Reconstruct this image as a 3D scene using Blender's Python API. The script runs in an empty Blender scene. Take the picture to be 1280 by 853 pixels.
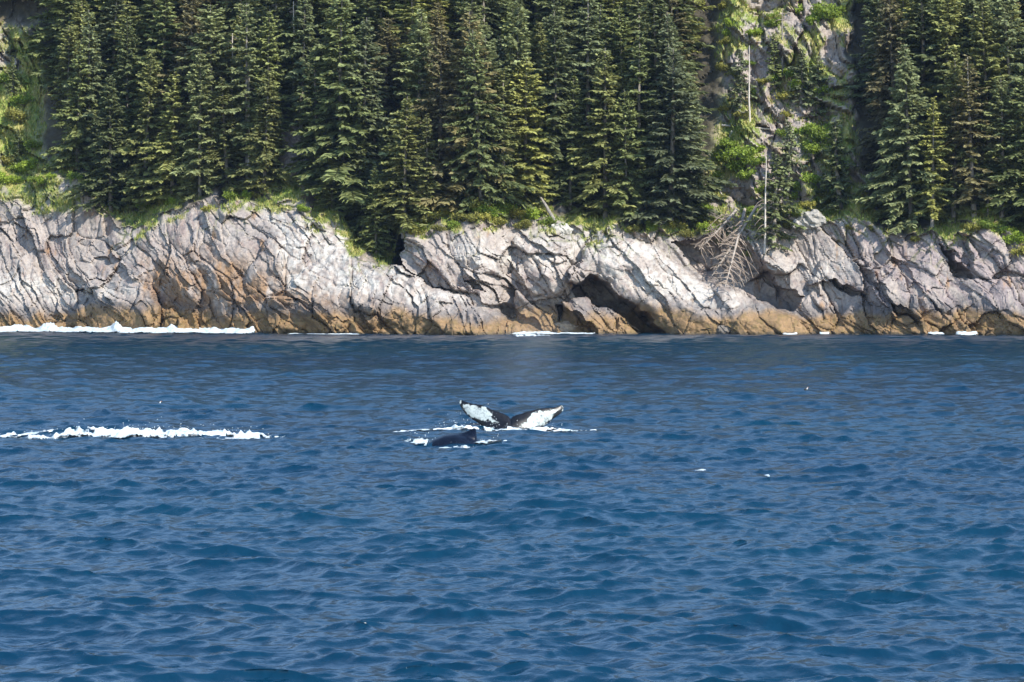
import bpy, math, random
import numpy as np
from mathutils import Vector

# ------------------------------------------------------------------ camera, sky, sun, exposure
sc = bpy.context.scene
F, HZ, CAMZ = 4400.0, 366.0, 5.5          # focal length in photo pixels, horizon row, eye height
cam_d = bpy.data.cameras.new('camera')
cam_d.sensor_width = 36; cam_d.sensor_fit = 'HORIZONTAL'
cam_d.lens = F / 1280 * 36
cam_d.shift_y = -(426.5 - HZ) / 1280
cam_d.clip_start = 0.5; cam_d.clip_end = 8000
cam = bpy.data.objects.new('camera', cam_d)
sc.collection.objects.link(cam)
cam.location = (0, 0, CAMZ); cam.rotation_euler = (math.radians(90), 0, 0)
sc.camera = cam

SUN_EL, SUN_AZ = math.radians(41), math.radians(138)     # azimuth clockwise from +Y (view direction)
w = bpy.data.worlds.new('World'); sc.world = w; w.use_nodes = True
wn = w.node_tree.nodes; wl = w.node_tree.links
sky = wn.new('ShaderNodeTexSky'); sky.sky_type = 'NISHITA'; sky.sun_disc = False
sky.sun_elevation = SUN_EL; sky.sun_rotation = SUN_AZ
sky.air_density = 1.15; sky.dust_density = 0.1; sky.ozone_density = 2.2
wn['Background'].inputs['Strength'].default_value = 0.15
wl.new(sky.outputs[0], wn['Background'].inputs[0])
sd = bpy.data.lights.new('sun', 'SUN'); sd.energy = 3.7; sd.angle = math.radians(0.5)
sd.color = (1.0, 0.95, 0.86)
sun = bpy.data.objects.new('sun', sd); sc.collection.objects.link(sun)
S = Vector((math.sin(SUN_AZ) * math.cos(SUN_EL), math.cos(SUN_AZ) * math.cos(SUN_EL), math.sin(SUN_EL)))
sun.rotation_euler = S.to_track_quat('Z', 'Y').to_euler()
sc.view_settings.view_transform = 'Standard'; sc.view_settings.look = 'None'
sc.view_settings.exposure = 1.16; sc.view_settings.gamma = 1
sc.cycles.use_denoising = True
sc.cycles.max_bounces = 6; sc.cycles.transparent_max_bounces = 8
sc.cycles.volume_bounces = 0

random.seed(7); RNG = np.random.default_rng(7)
COL = sc.collection

# ------------------------------------------------------------------ helpers
def tag(o, label=None, cat=None, group=None, kind=None):
    for k, v in (('label', label), ('category', cat), ('group', group), ('kind', kind)):
        if v: o[k] = v
    return o

def mesh(name, v, f, mat=None, smooth=False, col=None, att=None):
    v = np.asarray(v, dtype=np.float32); f = np.asarray(f, dtype=np.int32)
    n = f.shape[1]
    me = bpy.data.meshes.new(name)
    me.vertices.add(len(v)); me.vertices.foreach_set('co', v.ravel())
    me.loops.add(f.size); me.loops.foreach_set('vertex_index', f.ravel())
    me.polygons.add(len(f))
    me.polygons.foreach_set('loop_start', np.arange(0, f.size, n, dtype=np.int32))
    me.polygons.foreach_set('loop_total', np.full(len(f), n, dtype=np.int32))
    me.polygons.foreach_set('use_smooth', np.full(len(f), smooth))
    if col is not None:
        a = me.color_attributes.new('Col', 'FLOAT_COLOR', 'POINT')
        c4 = np.ones((len(v), 4), np.float32); c4[:, :3] = col
        a.data.foreach_set('color', c4.ravel())
    for k, x in (att or {}).items():
        a = me.attributes.new(k, 'FLOAT', 'POINT'); a.data.foreach_set('value', np.asarray(x, np.float32).ravel())
    me.update(calc_edges=True)
    if mat: me.materials.append(mat)
    return me

def obj(name, me, parent=None, loc=(0, 0, 0)):
    o = bpy.data.objects.new(name, me); COL.objects.link(o); o.location = loc
    if parent: o.parent = parent
    return o

def empty(name, loc):
    o = bpy.data.objects.new(name, None); COL.objects.link(o); o.location = loc
    o.empty_display_size = 0.2
    return o

def grid_faces(nr, nc, mask=None):
    i = np.arange(nr * nc).reshape(nr, nc)
    f = np.stack([i[:-1, :-1], i[:-1, 1:], i[1:, 1:], i[1:, :-1]], -1).reshape(-1, 4)
    return f if mask is None else f[mask.reshape(-1)]

def hash2(ix, iy, seed):
    h = (ix.astype(np.int64) * 374761393 + iy.astype(np.int64) * 668265263 + seed * 1274126177) & 0xFFFFFFFF
    h = ((h ^ (h >> 13)) * 1274126177) & 0xFFFFFFFF
    return ((h ^ (h >> 16)) & 0xFFFFFF) / float(0xFFFFFF)

def pnoise(x, y, seed=0):
    x = np.asarray(x, float); y = np.asarray(y, float)
    ix = np.floor(x); iy = np.floor(y); fx = x - ix; fy = y - iy
    ux = fx * fx * fx * (fx * (fx * 6 - 15) + 10); uy = fy * fy * fy * (fy * (fy * 6 - 15) + 10)
    def g(a, b):
        t = hash2(ix + a, iy + b, seed) * 6.2831853
        return np.cos(t) * (fx - a) + np.sin(t) * (fy - b)
    n0 = g(0, 0) * (1 - ux) + g(1, 0) * ux
    n1 = g(0, 1) * (1 - ux) + g(1, 1) * ux
    return (n0 * (1 - uy) + n1 * uy) * 1.5

def fbm(x, y, seed=0, octs=4):
    s = 0; a = 1.0; t = 0
    for k in range(octs):
        s = s + a * pnoise(x * 2 ** k + 17.3 * k, y * 2 ** k - 9.1 * k, seed + k * 13); t += a; a *= 0.5
    return s / t * 1.4

def worley(x, y, seed):
    """faceted blocks: nearest-cell random height + tilt, and distance to the joint"""
    ix = np.floor(x); iy = np.floor(y)
    d1 = np.full(x.shape, 9.0); d2 = np.full(x.shape, 9.0)
    hh = np.zeros(x.shape); rnd = np.zeros(x.shape)
    for a in (-1, 0, 1):
        for b in (-1, 0, 1):
            cx, cy = ix + a, iy + b
            px = cx + 0.1 + 0.8 * hash2(cx, cy, seed); py = cy + 0.1 + 0.8 * hash2(cx, cy, seed + 1)
            dx, dy = x - px, y - py
            d = np.sqrt(dx * dx + dy * dy)
            r = hash2(cx, cy, seed + 2)
            h = r + dx * (hash2(cx, cy, seed + 3) - 0.5) * 2.2 + dy * (hash2(cx, cy, seed + 4) - 0.5) * 2.2
            m = d < d1
            d2 = np.where(m, d1, np.minimum(d2, d)); d1 = np.where(m, d, d1)
            hh = np.where(m, h, hh); rnd = np.where(m, r, rnd)
    return hh, d2 - d1, rnd

def sdf(px, py, poly):
    """signed distance to a polygon, positive inside"""
    P = np.array(poly, float); d = np.full(px.shape, 1e9); s = np.ones(px.shape)
    for i in range(len(P)):
        a = P[i]; b = P[i - 1]; e = b - a
        wx, wy = px - a[0], py - a[1]
        t = np.clip((wx * e[0] + wy * e[1]) / (e @ e + 1e-9), 0, 1)
        d = np.minimum(d, (wx - t * e[0]) ** 2 + (wy - t * e[1]) ** 2)
        c1 = py >= a[1]; c2 = py < b[1]; c3 = e[0] * wy > e[1] * wx
        s = np.where((c1 & c2 & c3) | (~c1 & ~c2 & ~c3), -s, s)
    return np.sqrt(d) * -s

def sst(a, b, x):
    t = np.clip((x - a) / (b - a), 0, 1); return t * t * (3 - 2 * t)

# ------------------------------------------------------------------ materials
def newmat(name):
    m = bpy.data.materials.new(name); m.use_nodes = True
    return m, m.node_tree.nodes, m.node_tree.links, m.node_tree.nodes['Principled BSDF']

def noise(n, l, vec, scale, detail=4, rough=0.55):
    t = n.new('ShaderNodeTexNoise'); t.inputs['Scale'].default_value = scale
    t.inputs['Detail'].default_value = detail; t.inputs['Roughness'].default_value = rough
    if vec is not None: l.new(vec, t.inputs['Vector'])
    return t

def ramp(n, l, fac, stops):
    r = n.new('ShaderNodeValToRGB'); l.new(fac, r.inputs[0])
    while len(r.color_ramp.elements) < len(stops): r.color_ramp.elements.new(0.5)
    for e, (p, c) in zip(r.color_ramp.elements, stops):
        e.position = p; e.color = (*c, 1) if len(c) == 3 else c
    return r

def mixc(n, l, fac, a, b, mode='MIX'):
    m = n.new('ShaderNodeMix'); m.data_type = 'RGBA'; m.blend_type = mode
    for sock, v in ((m.inputs[0], fac), (m.inputs[6], a), (m.inputs[7], b)):
        if hasattr(v, 'is_linked'): l.new(v, sock)
        elif isinstance(v, (int, float)): sock.default_value = v
        else: sock.default_value = (*v, 1)
    return m.outputs[2]

def mat_rock():
    m, n, l, b = newmat('rock')
    at = n.new('ShaderNodeAttribute'); at.attribute_name = 'Col'
    tc = n.new('ShaderNodeTexCoord')
    t1 = noise(n, l, tc.outputs['Object'], 2.2, 6, 0.7)
    r1 = ramp(n, l, t1.outputs[0], [(0.3, (0.55, 0.53, 0.52)), (0.5, (1, 1, 1)), (0.72, (1.25, 1.22, 1.15))])
    c = mixc(n, l, 1.0, at.outputs['Color'], r1.outputs[0], 'MULTIPLY')
    l.new(c, b.inputs['Base Color']); b.inputs['Roughness'].default_value = 0.85
    b.inputs['Specular IOR Level'].default_value = 0.3
    t2 = noise(n, l, tc.outputs['Object'], 5.0, 5, 0.65)
    bp = n.new('ShaderNodeBump'); bp.inputs['Strength'].default_value = 0.6; bp.inputs['Distance'].default_value = 0.12
    l.new(t2.outputs[0], bp.inputs['Height']); l.new(bp.outputs[0], b.inputs['Normal'])
    return m

def mat_foliage(name, base, var=0.3, trans=0.32):
    m, n, l, b = newmat(name)
    at = n.new('ShaderNodeAttribute'); at.attribute_name = 'Col'
    oi = n.new('ShaderNodeObjectInfo')
    r = ramp(n, l, oi.outputs['Random'], [(0, (1 - var, 1 - var, 1 - var * 0.7)), (0.5, (1, 1, 1)), (1, (1 + var, 1 + var * 0.8, 1 + var * 0.3))])
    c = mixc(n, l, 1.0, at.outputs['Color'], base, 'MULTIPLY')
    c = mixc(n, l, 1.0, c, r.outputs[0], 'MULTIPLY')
    b.inputs['Roughness'].default_value = 0.6; b.inputs['Specular IOR Level'].default_value = 0.25
    l.new(c, b.inputs['Base Color'])
    tr = n.new('ShaderNodeBsdfTranslucent'); l.new(c, tr.inputs['Color'])
    mx = n.new('ShaderNodeMixShader'); mx.inputs[0].default_value = trans
    l.new(b.outputs[0], mx.inputs[1]); l.new(tr.outputs[0], mx.inputs[2])
    l.new(mx.outputs[0], n['Material Output'].inputs['Surface'])
    return m

def mat_plain(name, c1, c2, scale=3.0, rough=0.8, spec=0.3, stretch=None):
    m, n, l, b = newmat(name)
    tc = n.new('ShaderNodeTexCoord'); vec = tc.outputs['Object']
    if stretch:
        mp = n.new('ShaderNodeMapping'); mp.inputs['Scale'].default_value = stretch
        l.new(vec, mp.inputs[0]); vec = mp.outputs[0]
    t = noise(n, l, vec, scale, 5, 0.6)
    r = ramp(n, l, t.outputs[0], [(0.3, c1), (0.7, c2)])
    l.new(r.outputs[0], b.inputs['Base Color'])
    b.inputs['Roughness'].default_value = rough; b.inputs['Specular IOR Level'].default_value = spec
    return m

def mat_water():
    m, n, l, b = newmat('sea_water')
    tc = n.new('ShaderNodeTexCoord')
    geo = n.new('ShaderNodeNewGeometry')
    big = noise(n, l, tc.outputs['Object'], 0.02, 3)
    cr = ramp(n, l, big.outputs[0], [(0.35, (0.0003, 0.018, 0.043)), (0.65, (0.0004, 0.025, 0.051))])
    l.new(cr.outputs[0], b.inputs['Base Color'])
    b.inputs['IOR'].default_value = 1.333; b.inputs['Roughness'].default_value = 0.22
    mp = n.new('ShaderNodeMapping'); mp.inputs['Scale'].default_value = (1.0, 0.85, 1.0)
    mp.inputs['Rotation'].default_value = (0, 0, -0.2)
    l.new(tc.outputs['Object'], mp.inputs[0])
    t1 = noise(n, l, mp.outputs[0], 2.4, 3, 0.55)
    t2 = noise(n, l, mp.outputs[0], 0.9, 3, 0.5)
    ad = n.new('ShaderNodeMath'); ad.operation = 'MULTIPLY_ADD'; ad.inputs[1].default_value = 1.6
    l.new(t2.outputs[0], ad.inputs[0]); l.new(t1.outputs[0], ad.inputs[2])
    bp = n.new('ShaderNodeBump'); bp.inputs['Strength'].default_value = 1.0; bp.inputs['Distance'].default_value = 0.055
    l.new(ad.outputs[0], bp.inputs['Height']); l.new(bp.outputs[0], b.inputs['Normal'])
    return m

def mat_foam():
    m, n, l, b = newmat('foam')
    tc = n.new('ShaderNodeTexCoord')
    t = noise(n, l, tc.outputs['Object'], 2.5, 5, 0.65)
    r = ramp(n, l, t.outputs[0], [(0.28, (0.25, 0.37, 0.42)), (0.6, (0.58, 0.60, 0.60))])
    l.new(r.outputs[0], b.inputs['Base Color']); b.inputs['Roughness'].default_value = 0.7
    at = n.new('ShaderNodeAttribute'); at.attribute_name = 'thick'
    mp = n.new('ShaderNodeMapping'); mp.inputs['Scale'].default_value = (1, 0.3, 1); l.new(tc.outputs['Object'], mp.inputs[0])
    t2 = noise(n, l, mp.outputs[0], 6.0, 4, 0.7)
    ad = n.new('ShaderNodeMath'); ad.operation = 'MULTIPLY_ADD'; ad.inputs[1].default_value = 1.1
    l.new(at.outputs['Fac'], ad.inputs[0]); l.new(t2.outputs[0], ad.inputs[2])
    ra = ramp(n, l, ad.outputs[0], [(0.46, (0, 0, 0)), (0.86, (1, 1, 1))])
    l.new(ra.outputs[0], b.inputs['Alpha'])
    return m

M_ROCK = mat_rock(); M_WATER = mat_water(); M_FOAM = mat_foam()
M_BARK = mat_plain('bark', (0.10, 0.085, 0.07), (0.30, 0.27, 0.23), 2.0, stretch=(3, 3, 0.6))
M_DEAD = mat_plain('dead_wood', (0.33, 0.28, 0.23), (0.58, 0.53, 0.46), 2.0, stretch=(3, 3, 0.6))
M_TWIG = mat_plain('dead_twig', (0.15, 0.115, 0.09), (0.30, 0.24, 0.19), 2.0)
M_GREYWOOD = mat_plain('grey_dead_wood', (0.2, 0.165, 0.135), (0.38, 0.33, 0.28), 2.0)
M_SPR = {
    'dark': mat_foliage('spruce_dark', (0.165, 0.190, 0.076)),
    'blue': mat_foliage('spruce_blue', (0.180, 0.205, 0.102)),
    'yellow': mat_foliage('spruce_yellow', (0.255, 0.265, 0.092)),
    'brown': mat_foliage('spruce_brown', (0.185, 0.165, 0.082)),
}
M_SHRUB = mat_foliage('shrub_leaf', (0.24, 0.32, 0.045), 0.3, 0.4)
M_SHRUB_Y = mat_foliage('shrub_leaf_yellow', (0.27, 0.26, 0.06), 0.3, 0.35)
M_GRASS = mat_foliage('grass', (1, 1, 1), 0.0, 0.3)

# ------------------------------------------------------------------ shore: one relief y = f(x, z)
WATERLINE = np.array([(-400, 413.2), (0, 414.8), (120, 415.5), (330, 417.2), (600, 418.6), (640, 418.0), (830, 418.0),
                      (1000, 418.4), (1280, 419.8), (1800, 420.5)], float)
_d = CAMZ * F / (WATERLINE[:, 1] - HZ); _x = (WATERLINE[:, 0] - 640) * _d / F
def Y0(x): return np.interp(x, _x, _d)

TOP = np.array([(-500, 250), (0, 236), (40, 232), (100, 226), (135, 275), (150, 286), (205, 268), (300, 250), (380, 256), (425, 282),
                (445, 318), (488, 340), (498, 300), (550, 284), (640, 280), (700, 280), (740, 292), (770, 286), (860, 296),
                (940, 286), (1000, 272), (1050, 276), (1100, 286), (1180, 300), (1205, 285), (1240, 285), (1280, 305), (1800, 290)], float)

def to_px(x, z):
    yn = Y0(x) + 0.45 * np.clip(z, 0, 14) + 0.8 * np.clip(z - 14, 0, 100)
    return 640 + x * F / yn, HZ - (z - CAMZ) * F / yn

GULLY = [(895, -200), (1075, -200), (1062, 60), (1072, 150), (1090, 240), (1060, 300), (900, 300), (885, 230), (905, 120)]
LEFTROCK = [(-300, 20), (48, 30), (55, 110), (50, 180), (70, 232), (-300, 240)]
GAP = [(345, 150), (368, 150), (392, 235), (392, 275), (365, 275), (352, 200)]

def relief(x, z):
    px0, py0 = to_px(x, z)
    wx = fbm(x / 3.1, z / 3.1, 5, 3); wz = fbm(x / 3.1, z / 3.1, 9, 3)
    px = px0 + 9 * wx; py = py0 + 9 * wz
    ytop = np.interp(px0, TOP[:, 0], TOP[:, 1])
    ytop = ytop + 13 * fbm(x / 6.5, x * 0 + 3.3, 43, 3)
    h = (ytop - py0) * Y0(x) / F + 1.0 * wx                 # metres above the cliff edge
    gul = sst(-12, 12, sdf(px, py, GULLY)); lef = sst(-12, 12, sdf(px, py, LEFTROCK))
    gap = sst(-6, 6, sdf(px, py, GAP))
    open_ = np.clip(gul + lef + gap, 0, 1)
    # profile: cliff, bench, forested slope
    y = Y0(x) + 0.42 * np.where(h < 0, z, z - h)
    y = y + np.where(h > 0, 2.6 * np.clip(h, 0, 2.3) + (0.85 - 0.18 * open_) * np.clip(h - 2.3, 0, None), 0)
    rockw = np.where(h > 0, np.maximum(open_, 0.22), 1.0) * (1 - 0.0 * h)
    P = np.zeros_like(x)
    def mass(poly, amp, step, wdt, pw=0.5):
        s = sdf(px, py, poly)
        return np.where(s > 0, step + (amp - step) * np.clip(s / wdt, 0, 1) ** pw, 0.0)
    # left headland, its white shoulder, the lower toe
    P += mass([(98, 440), (104, 372), (150, 322), (206, 270), (300, 250), (380, 258), (428, 286), (442, 308), (482, 326),
               (532, 356), (585, 378), (622, 402), (640, 440)], 7.5, 2.6, 75)
    P += mass([(330, 440), (345, 372), (385, 340), (430, 312), (490, 332), (540, 362), (600, 392), (630, 440)], 2.2, 0.7, 40)
    P += mass([(60, 440), (75, 375), (120, 350), (180, 352), (215, 385), (260, 440)], 2.0, 0.8, 25)
    P += mass([(-90, 440), (-80, 330), (20, 300), (70, 345), (90, 440)], 2.0, 0.3, 60)
    P -= mass([(428, 250), (506, 250), (502, 335), (528, 354), (482, 326), (442, 308)], 15.0, 9.0, 16)
    P -= mass([(118, 240), (160, 240), (162, 272), (130, 300)], 2.0, 0.6, 15)
    # centre block and its undercut
    P += mass([(500, 300), (560, 288), (700, 285), (738, 300), (716, 345), (700, 372), (640, 388), (600, 372), (540, 358)], 2.2, 0.9, 30)
    P += mass([(560, 440), (560, 392), (610, 384), (660, 408), (672, 440)], 2.0, 0.7, 30)
    P -= mass([(585, 352), (596, 350), (606, 364), (594, 366)], 2.2, 1.6, 6)
    P -= mass([(608, 377), (640, 384), (668, 400), (680, 414), (650, 405), (610, 386)], 1.6, 1.0, 10)
    # smooth pale dome with the sea cave under its flank
    P += mass([(766, 295), (802, 300), (842, 325), (872, 350), (930, 368), (962, 384), (1002, 404), (1012, 440), (836, 440), (829, 414),
               (802, 396), (786, 380), (760, 360), (738, 350), (722, 354), (712, 346), (730, 314)], 8.5, 3.0, 80)
    P -= mass([(718, 352), (738, 346), (764, 358), (792, 380), (832, 414), (806, 417), (786, 402), (765, 386), (740, 374), (722, 372)], 5.0, 3.5, 12)
    P += mass([(690, 440), (708, 376), (724, 371), (745, 377), (766, 388), (786, 404), (812, 440)], 5.2, 3.0, 25)
    P -= mass([(697, 384), (706, 381), (730, 396), (748, 412), (744, 420), (702, 418)], 4.5, 3.5, 8)
    P += mass([(640, 300), (712, 290), (722, 346), (690, 375), (655, 360)], 1.6, 0.5, 30)
    # right cliff: sheets stepping down to the right
    P += mass([(1003, 352), (1035, 322), (1110, 330), (1140, 372), (1175, 440), (1108, 440), (1082, 372), (1040, 352)], 1.6, 1.4, 40)
    P -= mass([(1034, 349), (1048, 352), (1066, 360), (1082, 374), (1068, 374), (1050, 364)], 2.6, 2.0, 5)
    P -= mass([(1062, 330), (1078, 338), (1098, 358), (1098, 366), (1082, 352)], 2.4, 1.8, 5)
    P += mass([(1100, 352), (1160, 310), (1192, 340), (1225, 352), (1320, 350), (1330, 440), (1160, 440), (1148, 404), (1122, 392)], 1.8, 1.3, 40)
    P -= mass([(1108, 374), (1118, 378), (1130, 392), (1150, 401), (1140, 403), (1120, 394)], 2.2, 1.6, 4)
    P -= mass([(1178, 306), (1190, 322), (1210, 334), (1226, 352), (1200, 348), (1186, 336)], 4.5, 3.0, 8)
    P += mass([(1202, 290), (1245, 285), (1262, 330), (1240, 352), (1222, 344)], 2.0, 1.0, 14)
    P += mass([(900, 440), (930, 380), (1000, 360), (1030, 385), (1060, 440)], 1.2, 0.3, 30)
    P -= mass([(838, 305), (880, 345), (935, 366), (990, 392), (1004, 372), (965, 345), (940, 305), (890, 292)], 5.0, 3.0, 18)
    soft = np.clip(sst(0, 30, sdf(px, py, [(700, 300), (800, 285), (1020, 380), (1020, 440), (820, 440), (720, 350)])), 0, 1)
    # joints: sheets dipping to the lower right, then blocks
    th = math.radians(52)
    a = x * math.cos(th) - z * math.sin(th); u = x * math.sin(th) + z * math.cos(th)
    a = a + 0.6 * wz + 3.0 * fbm(x / 17, z / 17, 23, 2); u = u + 0.35 * wx + 2.6 * fbm(x / 15, z / 15, 27, 2)
    jag = 0
    for sp, am, sd_ in ((4.6, 1.15, 31), (1.7, 0.28, 37)):
        q = u / sp + 0.35 * fbm(a / (sp * 2.2), u / (sp * 2.2), sd_, 2)
        k = np.floor(q); fr = q - k
        seg = np.floor(a / (sp * 1.6) + hash2(k, k * 0, sd_ + 2) * 9)
        jag = jag + am * (0.25 + 1.1 * hash2(k, seg, sd_)) * (1 - fr)
    h1, e1, r1 = worley(a / 7.0, u / 3.6, 51)
    h2, e2, r2 = worley(a / 2.6 + 0.1 * wx, u / 1.35 + 0.1 * wz, 61)
    h3, e3, r3 = worley(a / 0.95 + 0.15 * wx, u / 0.55, 71)
    blk = 1.6 * h1 - 0.7 * np.exp(-e1 / 0.035) + 0.62 * h2 - 0.22 * np.exp(-e2 / 0.05) + 0.16 * h3
    slab = sst(-0.35, 0.35, fbm(a / 9, u / 4, 87, 2))
    rough = (0.75 * jag + blk) * (1 - 0.55 * soft) * (0.5 + 0.65 * slab) + 0.9 * (1 - slab) + 0.5 * fbm(x / 6, z / 6, 81, 4) + 0.09 * fbm(x / 0.9, z / 0.9, 91, 3)
    gscale = np.where(h > 0, 1.0 + 1.0 * gul + 1.0 * lef, 1.0)
    y = y - rockw * (P + (rough - 2.0) * gscale) - np.where(h > 0, gul * 2.2 * fbm(x / 5, z / 9, 101, 3), 0)
    y = y - np.where(h > 0, (1 - open_) * 1.0 * fbm(x / 4, z / 4, 111, 3), 0)
    return y, dict(px=px, py=py, px0=px0, py0=py0, h=h, open=open_, gul=gul, lef=lef, soft=soft, wx=wx, wz=wz, r1=r1, r2=r2, r3=r3, e2=e2, a=a, u=u)

xf = np.arange(-84, 84.01, 0.155)
xo = 84 + np.cumsum(0.3 * 1.11 ** np.arange(1, 52))
X = np.concatenate([-xo[::-1], xf, xo])
Z = np.concatenate([np.arange(-3, 19, 0.145), np.arange(19, 56, 0.28), 56 + np.cumsum(0.5 * 1.12 ** np.arange(1, 28))])
XX, ZZ = np.meshgrid(X, Z)
YY, A = relief(XX, ZZ)

def terrain_y(x, z):
    i = np.clip(np.searchsorted(Z, z) - 1, 0, len(Z) - 2); j = np.clip(np.searchsorted(X, x) - 1, 0, len(X) - 2)
    t = (z - Z[i]) / (Z[i + 1] - Z[i]); s = (x - X[j]) / (X[j + 1] - X[j])
    return (YY[i, j] * (1 - s) + YY[i, j + 1] * s) * (1 - t) + (YY[i + 1, j] * (1 - s) + YY[i + 1, j + 1] * s) * t

def hit(px, py):
    """point of the shore seen at a photo pixel (front-most crossing)"""
    ys = np.arange(425, 660, 0.12)
    xs = (px - 640) * ys / F; zs = CAMZ + (HZ - py) * ys / F
    ty = terrain_y(xs, zs)
    k = np.argmax(ys >= ty)
    return Vector((xs[k], ys[k], zs[k]))

def shore_colour():
    z, px, py, h = ZZ, A['px'], A['py'], A['h']
    n1 = fbm(XX / 2.6, z / 2.6, 201, 4); n2 = fbm(XX / 0.7, z / 0.7, 211, 3); n3 = fbm(XX / 8, z / 8, 221, 3)
    st = fbm(A['a'] / 4.5, A['u'] / 0.7, 231, 4)                # streaks along the joints
    vt = fbm(XX / 0.8, z / 5.0, 241, 3)                         # streaks running down
    def lerp(c, d, t): return c * (1 - t[..., None]) + np.array(d) * t[..., None]
    c = np.zeros(XX.shape + (3,)) + np.array((0.335, 0.286, 0.252))
    c = lerp(c, (0.245, 0.182, 0.165), sst(0.0, 0.6, st + 0.5 * n1) * 0.75)          # pinkish sheets
    c = lerp(c, (0.38, 0.335, 0.30), sst(0.0, 0.5, n2 * 0.5 + 0.7 * n3 + (A['r2'] - 0.5) * 0.5) * 0.7)
    c = lerp(c, (0.15, 0.135, 0.135), sst(0.2, 0.55, vt + 0.3 * n2) * 0.55)
    c = lerp(c, (0.255, 0.205, 0.205), sst(1030, 1120, px) * sst(-0.5, 0.2, st + n3) * 0.7)
    och = sst(-20, 40, sdf(px, py, [(170, 450), (180, 320), (230, 305), (330, 320), (400, 350), (480, 380), (560, 400), (600, 450)]))
    c = lerp(c, (0.25, 0.145, 0.07), np.clip(och * sst(-0.7, 0.2, n1 + 0.5 * vt), 0, 1) * 0.85)
    c = lerp(c, (0.34, 0.20, 0.10), sst(0.35, 0.7, vt * 0.7 + n1 * 0.6) * 0.7)      # rust streaks
    white = np.zeros_like(z)
    for poly, k in (([(330, 262), (425, 282), (445, 305), (540, 358), (600, 382), (540, 385), (430, 365), (370, 365), (345, 300)], 1.0),
                    ([(-60, 335), (60, 345), (180, 355), (170, 378), (60, 385), (-60, 372)], 0.8),
                    ([(560, 296), (760, 288), (770, 320), (700, 335), (620, 345), (560, 330)], 0.75),
                    ([(735, 300), (800, 297), (870, 348), (990, 395), (960, 396), (840, 380), (760, 350)], 0.95),
                    ([(960, 330), (1060, 318), (1080, 345), (1000, 350)], 0.6),
                    ([(900, 395), (980, 392), (1000, 402), (920, 408)], 0.8)):
        white = np.maximum(white, k * sst(-14, 14, sdf(px, py, poly)))
    c = lerp(c, (0.50, 0.47, 0.425), np.clip(white * sst(-0.4, 0.35, n2 * 0.6 + n1 * 0.7), 0, 1) * 0.9)
    # tide zones
    zz = z + 1.0 * n1 + 1.3 * n3 + 0.3 * n2
    dark = sst(5.2, 3.6, zz) * sst(-0.5, 0.2, n1 + 0.6 * n2 + 0.1)
    c = lerp(c, (0.12, 0.108, 0.106), dark * 0.75)
    low = sst(3.6, 2.0, zz)
    c = lerp(c, (0.255, 0.155, 0.068), low * 0.88)
    c = lerp(c, (0.20, 0.135, 0.06), low * sst(0.0, 0.4, n2 + 0.3 * st))
    c = lerp(c, (0.10, 0.075, 0.045), sst(0.45, 0.15, z + 0.2 * n2))
    # soil, moss and turf
    gy, gx = np.gradient(YY); dz = np.gradient(Z)[:, None]
    lie = sst(0.5, 1.6, gy / dz)                                   # lying back
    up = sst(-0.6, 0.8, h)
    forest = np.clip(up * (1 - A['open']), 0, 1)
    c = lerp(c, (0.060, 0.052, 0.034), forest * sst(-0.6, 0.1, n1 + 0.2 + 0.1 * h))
    benchm = sst(-2.2, -0.2, h) * sst(6.5, 2.5, h)
    tur = np.clip(benchm * lie * 1.3 * sst(-0.35, 0.3, n1 + n3 * 0.6), 0, 1)
    tur = np.maximum(tur, A['gul'] * up * sst(-0.25, 0.3, n3 * 0.9 + 0.5 * n1 + 0.5 * (lie - 0.4)))
    tur = np.maximum(tur, A['lef'] * up * sst(-0.8, 0.0, n3 * 0.9 + 0.5 * n1))
    tur = np.maximum(tur, sst(-8, 12, sdf(px, py, [(-200, 205), (60, 205), (100, 232), (105, 262), (60, 268), (20, 250), (-200, 262)])) * sst(-0.5, 0.1, n1))
    tc = lerp(np.zeros(c.shape) + np.array((0.17, 0.22, 0.04)), (0.33, 0.30, 0.11), sst(-0.2, 0.4, n1 + n2 * 0.5))
    c = c * (1 - tur[..., None]) + tc * tur[..., None]
    # small cushions of moss in the cracks near the edge
    mo = sst(-6, -0.5, h) * sst(0.12, 0.03, A['e2']) * sst(0.0, 0.3, n3 + 0.2)
    c = lerp(c, (0.13, 0.15, 0.04), mo * 0.8 * (h < 0.5))
    A['turf'] = tur; A['forest'] = forest
    rk = (1 - tur[..., None]) * 0.15
    return np.clip(c * (1 - rk), 0.01, 0.9)

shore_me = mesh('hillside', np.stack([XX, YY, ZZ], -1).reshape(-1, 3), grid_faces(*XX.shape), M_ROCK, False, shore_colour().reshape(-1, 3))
tag(obj('hillside', shore_me), 'steep rocky shore rising to forested mountainside', kind='structure')

# ------------------------------------------------------------------ sea
NW = 190
_lam = np.exp(RNG.uniform(math.log(0.18), math.log(11), NW))
_dir = math.radians(78) + RNG.normal(0, 0.55, NW)
_ph = RNG.uniform(0, 6.283, NW)
_slope = (0.043 * np.exp(-0.5 * (np.log(_lam / 0.5) / 0.85) ** 2) + 0.021 * np.exp(-0.5 * (np.log(_lam / 3.5) / 0.6) ** 2)) * RNG.uniform(0.6, 1.4, NW)
_k = 2 * math.pi / _lam; _amp = _slope / _k

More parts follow.
